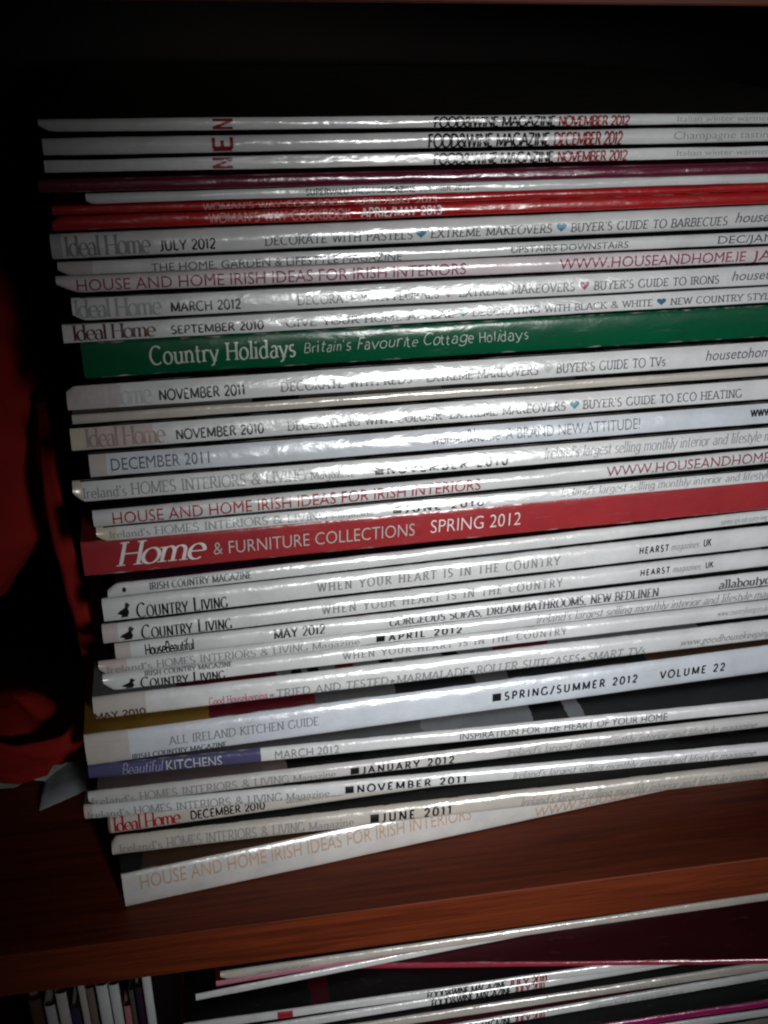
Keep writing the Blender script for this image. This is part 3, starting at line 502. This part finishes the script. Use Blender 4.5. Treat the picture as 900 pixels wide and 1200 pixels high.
('ire_jan12', 'white magazine with black square and JANUARY 2012 on its spine', 'magazine', 'magazines stacked on the upper shelf', [-69.44, -6.37, 47.84], 0.848, -0.149, 7.12, 297, [(297.0, 'dullpaper')], [(77.4, 'brownpaper2'), (108.3, 'black'), (140.0, 'dark'), (297.0, 'black')], [('title_lettering', "Ireland's", 'S', 'mg', 1.16, 17.18, 0.18000000000000002, 0.46), ('title_lettering', 'HOMES INTERIORS & LIVING', 'S', 'mg', 18.79, 76.69, 0.18000000000000002, 0.54), ('title_lettering', 'Magazine', 'S', 'mg', 78.39, 95.49, 0.18000000000000002, 0.46), ('square_mark', '■', 'GBt', 'k', 101.35, 104.82, 0.2, 0.5), ('date_lettering', 'JANUARY 2012', 'GBt', 'k', 106.21, 143.96, 0.2, 0.5), ('slogan_lettering', "Ireland's largest selling monthly interior and lifestyle magazine", 'SI', 'mg', 166.37, 277.65, 0.2, 0.5)]),
('ire_nov11', 'white magazine with black square and NOVEMBER 2011 near the stack bottom', 'magazine', 'magazines stacked on the upper shelf', [-72.2, -4.11, 39.46], -1.238, -0.196, 7.19, 297, [(2.8, 'pinkpaper'), (297.0, 'paper')], [(78.1, 'midgrey'), (245.4, 'dark'), (297.0, 'black')], [('title_lettering', "Ireland's", 'S', 'mg', 1.16, 17.08, 0.18000000000000002, 0.46), ('title_lettering', 'HOMES INTERIORS & LIVING', 'S', 'mg', 18.72, 76.42, 0.18000000000000002, 0.54), ('title_lettering', 'Magazine', 'S', 'mg', 78.12, 95.59, 0.18000000000000002, 0.46), ('square_mark', '■', 'GBt', 'k', 101.81, 105.27, 0.24, 0.48), ('date_lettering', 'NOVEMBER 2011', 'GBt', 'k', 106.66, 151.4, 0.24, 0.48), ('slogan_lettering', "Ireland's largest selling monthly interior and lifestyle magazine", 'SI', 'mg', 171.19, 277.6, 0.2, 0.5)]),
('ih_dec10', 'magazine dated DECEMBER 2010 with red title and spine fading away to the right', 'magazine', 'magazines stacked on the upper shelf', [-64.26, -2.59, 29.15], 2.6, -0.119, 8.83, 288, [(0.8, 'brownpaper'), (288.0, 'tanpaper')], [(288.0, 'dark')], [('title_lettering', 'Ideal Home', 'D', 'red', 1.82, 28.14, 0.2, 0.74), ('date_lettering', 'DECEMBER 2010', 'GB', 'k', 31.86, 61.73, 0.34, 0.42), ('slogan_lettering', 'DECORATE WITH SPARKLE AND CREATE A CHRISTMAS', 'SC', 'dg', 70.47, 118.94, 0.5, 0.3)]),
('ire_jun11', 'white magazine with black square and JUNE 2011, second from the stack bottom', 'magazine', 'magazines stacked on the upper shelf', [-64.01, -3.63, 18.83], 0.112, -0.11, 9.32, 297, [(297.0, 'tanpaper')], [(297.0, 'dark')], [('title_lettering', "Ireland's", 'S', 'mg', 2.88, 19.63, 0.22, 0.46), ('title_lettering', 'HOMES INTERIORS & LIVING', 'S', 'mg', 21.32, 76.85, 0.22, 0.54), ('title_lettering', 'Magazine', 'S', 'mg', 78.61, 97.43, 0.22, 0.46), ('square_mark', '■', 'GBt', 'k', 104.24, 107.84, 0.26, 0.46), ('date_lettering', 'JUNE 2011', 'GBt', 'k', 109.28, 138.45, 0.26, 0.46), ('slogan_lettering', "Ireland's largest selling monthly interior and lifestyle magazine", 'SI', 'mg', 169.01, 281.15, 0.2, 0.5)]),
('hh3', 'thick white magazine with tan capitals at the stack bottom, twisted towards the front', 'magazine', 'magazines stacked on the upper shelf', [-60.57, -13.67, 0.05], 6.704, 0.061, 17.66, 297, [(297.0, 'dullpaper')], [(10.1, 'dark'), (64.0, 'brownc'), (100.7, 'brownc'), (297.0, 'dark')], [('title_lettering', 'HOUSE AND HOME IRISH IDEAS FOR IRISH INTERIORS', 'G', 'tan', 6.78, 146.94, 0.54, 0.36), ('web_lettering', 'WWW.HOUSEANDHOME.IE', 'G', 'tan', 177.15, 257.21, 0.1, 0.36)]),
('low_a', 'pale cream magazine uppermost of the lower pile, tucked under the shelf edge', 'magazine', 'magazines piled on the lower shelf', [-25.54, -19.62, -43.5], 0.542, 0.0, 5.0, 285, [(285.0, 'tanpaper')], [(285.0, 'dark')], [('slogan_lettering', 'summer recipes and wine', 'SI', 'mg', 14.87, 37.37, 0.25, 0.5)]),
('low_b', 'thin pink booklet under the uppermost cream magazine of the lower pile', 'booklet', 'magazines piled on the lower shelf', [-27.66, -19.91, -46.8], 2.152, 0.0, 3.0, 285, [(285.0, 'pinkc')], [(285.0, 'maroonc')], []),
('low_c', 'thin white booklet sticking out furthest left in the lower pile', 'booklet', 'magazines piled on the lower shelf', [-36.43, -22.16, -51.1], 3.824, 0.0, 4.0, 285, [(285.0, 'paper')], [(285.0, 'black')], []),
('low_d', 'dark maroon magazine turned askew in the lower pile, its cover showing', 'magazine', 'magazines piled on the lower shelf', [24.6, -13.43, -54.6], -8.404, 0.0, 3.2, 285, [(285.0, 'pinkred')], [(285.0, 'maroond')], []),
('low_f', 'white magazine with black cover lying first under the maroon one in the lower pile', 'magazine', 'magazines piled on the lower shelf', [-41.96, -29.37, -60.1], -0.186, 0.0, 5.2, 285, [(285.0, 'paper')], [(55.2, 'black'), (63.3, 'maroond'), (285.0, 'black')], [('masthead_lettering', '—', 'GB', 'red', 38.93, 45.44, 0.2, 0.7), ('title_lettering', 'FOOD&WINE MAGAZINE', 'GBc', 'k', 103.48, 138.6, 0.1, 0.75), ('date_lettering', 'JULY 2011', 'GBc', 'dred', 140.15, 157.26, 0.1, 0.75)]),
('low_g', 'white magazine dated JULY 2011 in the middle of the lower pile', 'magazine', 'magazines piled on the lower shelf', [-12.25, -31.12, -65.8], 1.116, 0.0, 5.4, 285, [(285.0, 'paper')], [(285.0, 'black')], [('title_lettering', 'FOOD&WINE MAGAZINE', 'GBc', 'k', 75.87, 111.88, 0.1, 0.75), ('date_lettering', 'JULY 2011', 'GBc', 'dred', 113.45, 127.28, 0.1, 0.75)]),
('low_h', 'white magazine third below the maroon one in the lower pile', 'magazine', 'magazines piled on the lower shelf', [-32.66, -33.15, -71.7], 0.269, 0.0, 5.6, 285, [(285.0, 'tanpaper')], [(254.6, 'black')], [('slogan_lettering', 'easy summer food and wine to go', 'GL', 'mg', 168.02, 212.75, 0.3, 0.4)]),
('low_i', 'white magazine with dark red date just above the magenta booklet', 'magazine', 'magazines piled on the lower shelf', [3.02, -37.08, -77.4], 1.225, 0.0, 5.4, 285, [(285.0, 'paper')], [(160.9, 'maroond'), (285.0, 'black')], [('title_lettering', 'FOOD&WINE MAGAZINE', 'GBc', 'k', 65.41, 95.68, 0.1, 0.75), ('date_lettering', 'JULY 2011', 'GBc', 'dred', 97.26, 111.09, 0.1, 0.75), ('slogan_lettering', 'great food and wine made easy', 'GL', 'mg', 136.36, 177.5, 0.3, 0.4)]),
('low_j', 'magenta booklet at the foot of the lower pile in view', 'booklet', 'magazines piled on the lower shelf', [68.61, -42.0, -82.1], -0.256, 0.0, 4.4, 215, [(215.0, 'magentac')], [(215.0, 'dark')], []),
('low_k', 'white magazine beneath the magenta booklet in the lower pile', 'magazine', 'magazines piled on the lower shelf', [136.98, -42.95, -87.4], -0.64, 0.0, 5.0, 230, [(230.0, 'paper')], [(230.0, 'dark')], [])
]

for (key, label, cat, group, loc, yaw, tilt, t, L, sp, cv, texts) in MAGS:
    make_magazine(key, label, cat, group, loc, yaw, tilt, t, L, sp, cv, texts)

# ---- thick magazines under the part of the lower pile that shows, down to the lower shelf
ORD = ['first', 'second', 'third', 'fourth', 'fifth', 'sixth', 'seventh']
nfill = 7; fh = (PILE_BOTTOM-.0002-LOWZ)/nfill
for i in range(nfill):
    make_magazine('lowfill%d' % i, 'thick plain pale magazine, ' + ORD[i] + ' from the bottom of the lower pile', 'magazine', 'magazines piled on the lower shelf',
        (70+random.uniform(-4, 4), -25+random.uniform(-3, 3), 1000*(LOWZ+fh*i+.0001)), 3+random.uniform(-2, 2), 0, 1000*(fh-.0002), 230, [(9999, 'tanpaper')], [(9999, 'dark')], [])

# ---- small upright pamphlets at the left of the lower shelf
UP = [  # left, right edge (mm), top (mm), colour, label
    (-107.5, -102.2, -55, 'brownc', 'dark orange brown upright pamphlet, leftmost on the lower shelf'),
    (-100.6, -96.2, -57, 'greypaper', 'short grey white upright pamphlet beside the orange brown one'),
    (-95.2, -90.6, -49.5, 'warmpaper', 'tall grey upright pamphlet right of the short grey white one'),
    (-90.0, -86.8, -60, 'navy', 'short navy upright pamphlet between grey and cream ones'),
    (-86.2, -83.2, -48.4, 'tanpaper', 'cream upright pamphlet right of the navy one'),
    (-82.8, -79.6, -50.0, 'brownpaper', 'brown grey upright pamphlet behind the cream one'),
    (-78.9, -74.0, -51, 'paper', 'white upright pamphlet, left of the white pair'),
    (-73.4, -69.2, -50.8, 'paper', 'white upright pamphlet, right of the white pair'),
    (-68.6, -65.8, -66, 'pinkc', 'short pink upright pamphlet in the dark gap of the row'),
    (-65.2, -63.4, -54.5, 'olive', 'thin olive upright pamphlet beside the purple one'),
    (-63.0, -60.2, -55, 'plumd', 'thin purple upright pamphlet next to the rightmost white one'),
    (-59.4, -55.6, -47.6, 'paper', 'bright white upright pamphlet, rightmost and tallest of the row')]
COL['navy'] = (.03, .035, .09)
for i, (a, b, top, col, label) in enumerate(UP):
    a *= .001; b *= .001; h = top*.001-LOWZ-.0002; d = random.uniform(.125, .14); wd = b-a
    r = bpy.data.objects.new('pamphlet', None); C.objects.link(r); r.empty_display_size = .01
    r.location = (a, -.010+random.uniform(-.002, .002), LOWZ+.0001); tag(r, label, 'pamphlet', 'upright pamphlets on the lower shelf')
    n = 8; vs = []; fs = []
    bul = wd*.22
    for j in range(n+1):
        w = math.sin(math.pi/2*(-1+2*j/n)); y = bul*(1-math.sqrt(max(0, 1-abs(w)**2.4)))
        vs += [(wd*(.5+.5*w), y, 0), (wd*(.5+.5*w), y, h)]
    fs = [(2*j, 2*j+2, 2*j+3, 2*j+1) for j in range(n)]
    pm = print_mat([(9999, col)], 297, .35, .25, .2)
    link('spine', mesh('spine', vs, fs, True), pm, r)
    link('front_cover', box_mesh('front_cover', (wd-.0003, bul, 0), (wd, d, h)), print_mat([(9999, 'dark')], 297, .42, .12, .2), r)
    link('back_cover', box_mesh('back_cover', (0, bul, 0), (.0003, d, h)), pm, r)
    link('pages', box_mesh('pages', (.0004, bul+.0003, .0005), (wd-.0004, d-.001, h-.001)), PAGES, r)

# ---------------------------------------------------------------- red cloth bag and grey packet beside the stack
def cloth_mat():
    m, nt, b = base_mat('red_cloth', .85, .15)
    tc = nn(nt, 'ShaderNodeTexCoord')
    n = nn(nt, 'ShaderNodeTexNoise'); n.inputs['Scale'].default_value = 40; n.inputs['Detail'].default_value = 6
    nt.links.new(tc.outputs['Object'], n.inputs['Vector'])
    r = nn(nt, 'ShaderNodeValToRGB'); r.color_ramp.elements[0].color = (.17,.008,.006,1); r.color_ramp.elements[1].color = (.28,.014,.009,1)
    nt.links.new(n.outputs['Fac'], r.inputs[0]); nt.links.new(r.outputs[0], b.inputs['Base Color'])
    w = nn(nt, 'ShaderNodeTexNoise'); w.inputs['Scale'].default_value = 2500; nt.links.new(tc.outputs['Object'], w.inputs['Vector'])
    bp = nn(nt, 'ShaderNodeBump'); bp.inputs['Strength'].default_value = .4; bp.inputs['Distance'].default_value = .0004
    nt.links.new(w.outputs['Fac'], bp.inputs['Height']); nt.links.new(bp.outputs[0], b.inputs['Normal'])
    return m
CLOTH = cloth_mat()
def lump(name, rings, mat, parent, seed, amp, nseg=40):
    """closed crumpled body: rings of (cx, cy, z, rx, ry)"""
    vs, fs = [], []
    fine = []
    for i in range(len(rings)-1):
        for k in range(8):
            f = k/8; f2 = f*f*(3-2*f); fine.append([p+(q-p)*f2 for p, q in zip(rings[i], rings[i+1])])
    fine.append(list(rings[-1]))
    for (cx, cy, z, rx, ry) in fine:
        for j in range(nseg):
            a = 2*math.pi*j/nseg; ca, sa = math.cos(a), math.sin(a)
            px = cx+rx*math.copysign(abs(ca)**.8, ca); py = cy+ry*math.copysign(abs(sa)**.8, sa)
            f = noise.noise((ca*1.6+seed, sa*1.6, z*9))*1.0+.6*noise.noise((ca*5+seed, sa*5, z*22))+.3*noise.noise((px*90, py*90, z*40+seed))
            vs.append((px+ca*amp*f, py+sa*amp*f, z+.3*amp*noise.noise((px*60, py*60, z*60))))
    m = len(fine)
    fs = [(i*nseg+j, i*nseg+(j+1) % nseg, (i+1)*nseg+(j+1) % nseg, (i+1)*nseg+j) for i in range(m-1) for j in range(nseg)]
    fs += [tuple(range(nseg-1, -1, -1)), tuple((m-1)*nseg+j for j in range(nseg))]
    return link(name, mesh(name, vs, fs, True), mat, parent)
def ribbon(name, pts, widths, mat, parent, thick=.0022):
    P = [Vector(p) for p in pts]; fine = []
    for i in range(len(P)-1):
        p0, p1, p2, p3 = P[max(0, i-1)], P[i], P[i+1], P[min(len(P)-1, i+2)]
        for k in range(7):
            t = k/7
            fine.append((.5*((2*p1)+(-p0+p2)*t+(2*p0-5*p1+4*p2-p3)*t*t+(-p0+3*p1-3*p2+p3)*t**3), widths[i]+(widths[i+1]-widths[i])*t))
    fine.append((P[-1], widths[-1]))
    vs, fs = [], []
    for i, (p, w) in enumerate(fine):
        d = (fine[min(i+1, len(fine)-1)][0]-fine[max(0, i-1)][0]).normalized()
        side = d.cross(Vector((.25, 1, .1))).normalized(); nrm = side.cross(d).normalized()
        tw = .5*noise.noise((i*.21, 3, 1)); side2 = side*math.cos(tw)+nrm*math.sin(tw); nrm2 = nrm*math.cos(tw)-side*math.sin(tw)
        fold = .0015*noise.noise((i*.3, 9, 2))
        for a, b in ((-1, -1), (-.3, -1.4), (.4, -.7), (1, -1), (1, 1), (.4, 1.3), (-.3, .6), (-1, 1)):
            vs.append(p+side2*(a*w*.5)+nrm2*(b*thick*.5+fold*a))
    n = 8
    fs = [(i*n+j, i*n+(j+1) % n, (i+1)*n+(j+1) % n, (i+1)*n+j) for i in range(len(fine)-1) for j in range(n)]
    fs += [tuple(range(n-1, -1, -1)), tuple((len(fine)-1)*n+j for j in range(n))]
    return link(name, mesh(name, vs, fs, True), mat, parent)
bag = bpy.data.objects.new('cloth_bag', None); C.objects.link(bag); bag.location = (-.14, .08, .03); bag.empty_display_size = .02
tag(bag, 'crumpled red cloth bag with drooping strap left of the magazine stack', 'bag')
lump('body', [(-.02,0.052,.030,.02,.03), (-.014,0.042,.050,.044,.04), (-.004,0.042,.085,.058,.05), (-.002,0.042,.13,.064,.05), (-.006,0.044,.17,.062,.045), (-.02,0.052,.205,.05,.035), (-.03,0.052,.225,.03,.02)], CLOTH, bag, 3.1, .010)
lump('fold', [(.040,-.030,.000,.010,.010), (.038,-.032,.005,.026,.018), (.038,-.032,.012,.029,.020), (.036,-.028,.020,.022,.016), (.030,-.02,.026,.010,.010)], CLOTH, bag, 8.2, .009)
ribbon('strap', [(.060,.005,.150), (.0645,-.030,.128), (.0680,-.038,.098), (.0705,-.040,.074), (.0725,-.042,.051), (.0695,-.046,.033), (.060,-.052,.022), (.044,-.052,.019), (.024,-.048,.020), (.010,-.040,.024)], [.006,.007,.007,.0075,.008,.0085,.009,.009,.010,.010], CLOTH, bag)

def packet_mat():
    m, nt, b = base_mat('grey_packet', .35, .5)
    tc = nn(nt, 'ShaderNodeTexCoord')
    n = nn(nt, 'ShaderNodeTexNoise'); n.inputs['Scale'].default_value = 60; n.inputs['Detail'].default_value = 5
    nt.links.new(tc.outputs['Object'], n.inputs['Vector'])
    r = nn(nt, 'ShaderNodeValToRGB'); r.color_ramp.elements[0].position = .35; r.color_ramp.elements[0].color = (.05,.06,.05,1)
    r.color_ramp.elements[1].position = .65; r.color_ramp.elements[1].color = (.22,.25,.22,1)
    nt.links.new(n.outputs['Fac'], r.inputs[0]); nt.links.new(r.outputs[0], b.inputs['Base Color'])
    return m
pk = bpy.data.objects.new('paper_packet', None); C.objects.link(pk); pk.location = (-.125, .085, 0); pk.empty_display_size = .01
tag(pk, 'crumpled grey green paper packet under the red bag beside the stack', 'packet')
lump('packet_body', [(.0,.03,.0005,.030,.045), (.004,.022,.006,.038,.050), (.006,.02,.016,.034,.042), (.004,.03,.027,.02,.024), (0,.03,.029,.008,.01)], packet_mat(), pk, 5.5, .007)
fl = []
for i in range(13):
    for j in range(5):
        u, q = i/12, j/4
        x = .024+u*.023; y = -.040+u*.012+q*.05*(1-.2*u)
        fl.append((x, y, .0012+.004*q*(.5+noise.noise((u*4, q*3, 2)))+.0012*abs(noise.noise((u*9, q*6, 7)))))
o = link('packet_flap', mesh('packet_flap', fl, [(i*5+j, (i+1)*5+j, (i+1)*5+j+1, i*5+j+1) for i in range(12) for j in range(4)], True), print_mat([(9999, 'greyc')], 297, .35, .4, .3), pk)
sm = o.modifiers.new('thickness', 'SOLIDIFY'); sm.thickness = .0004
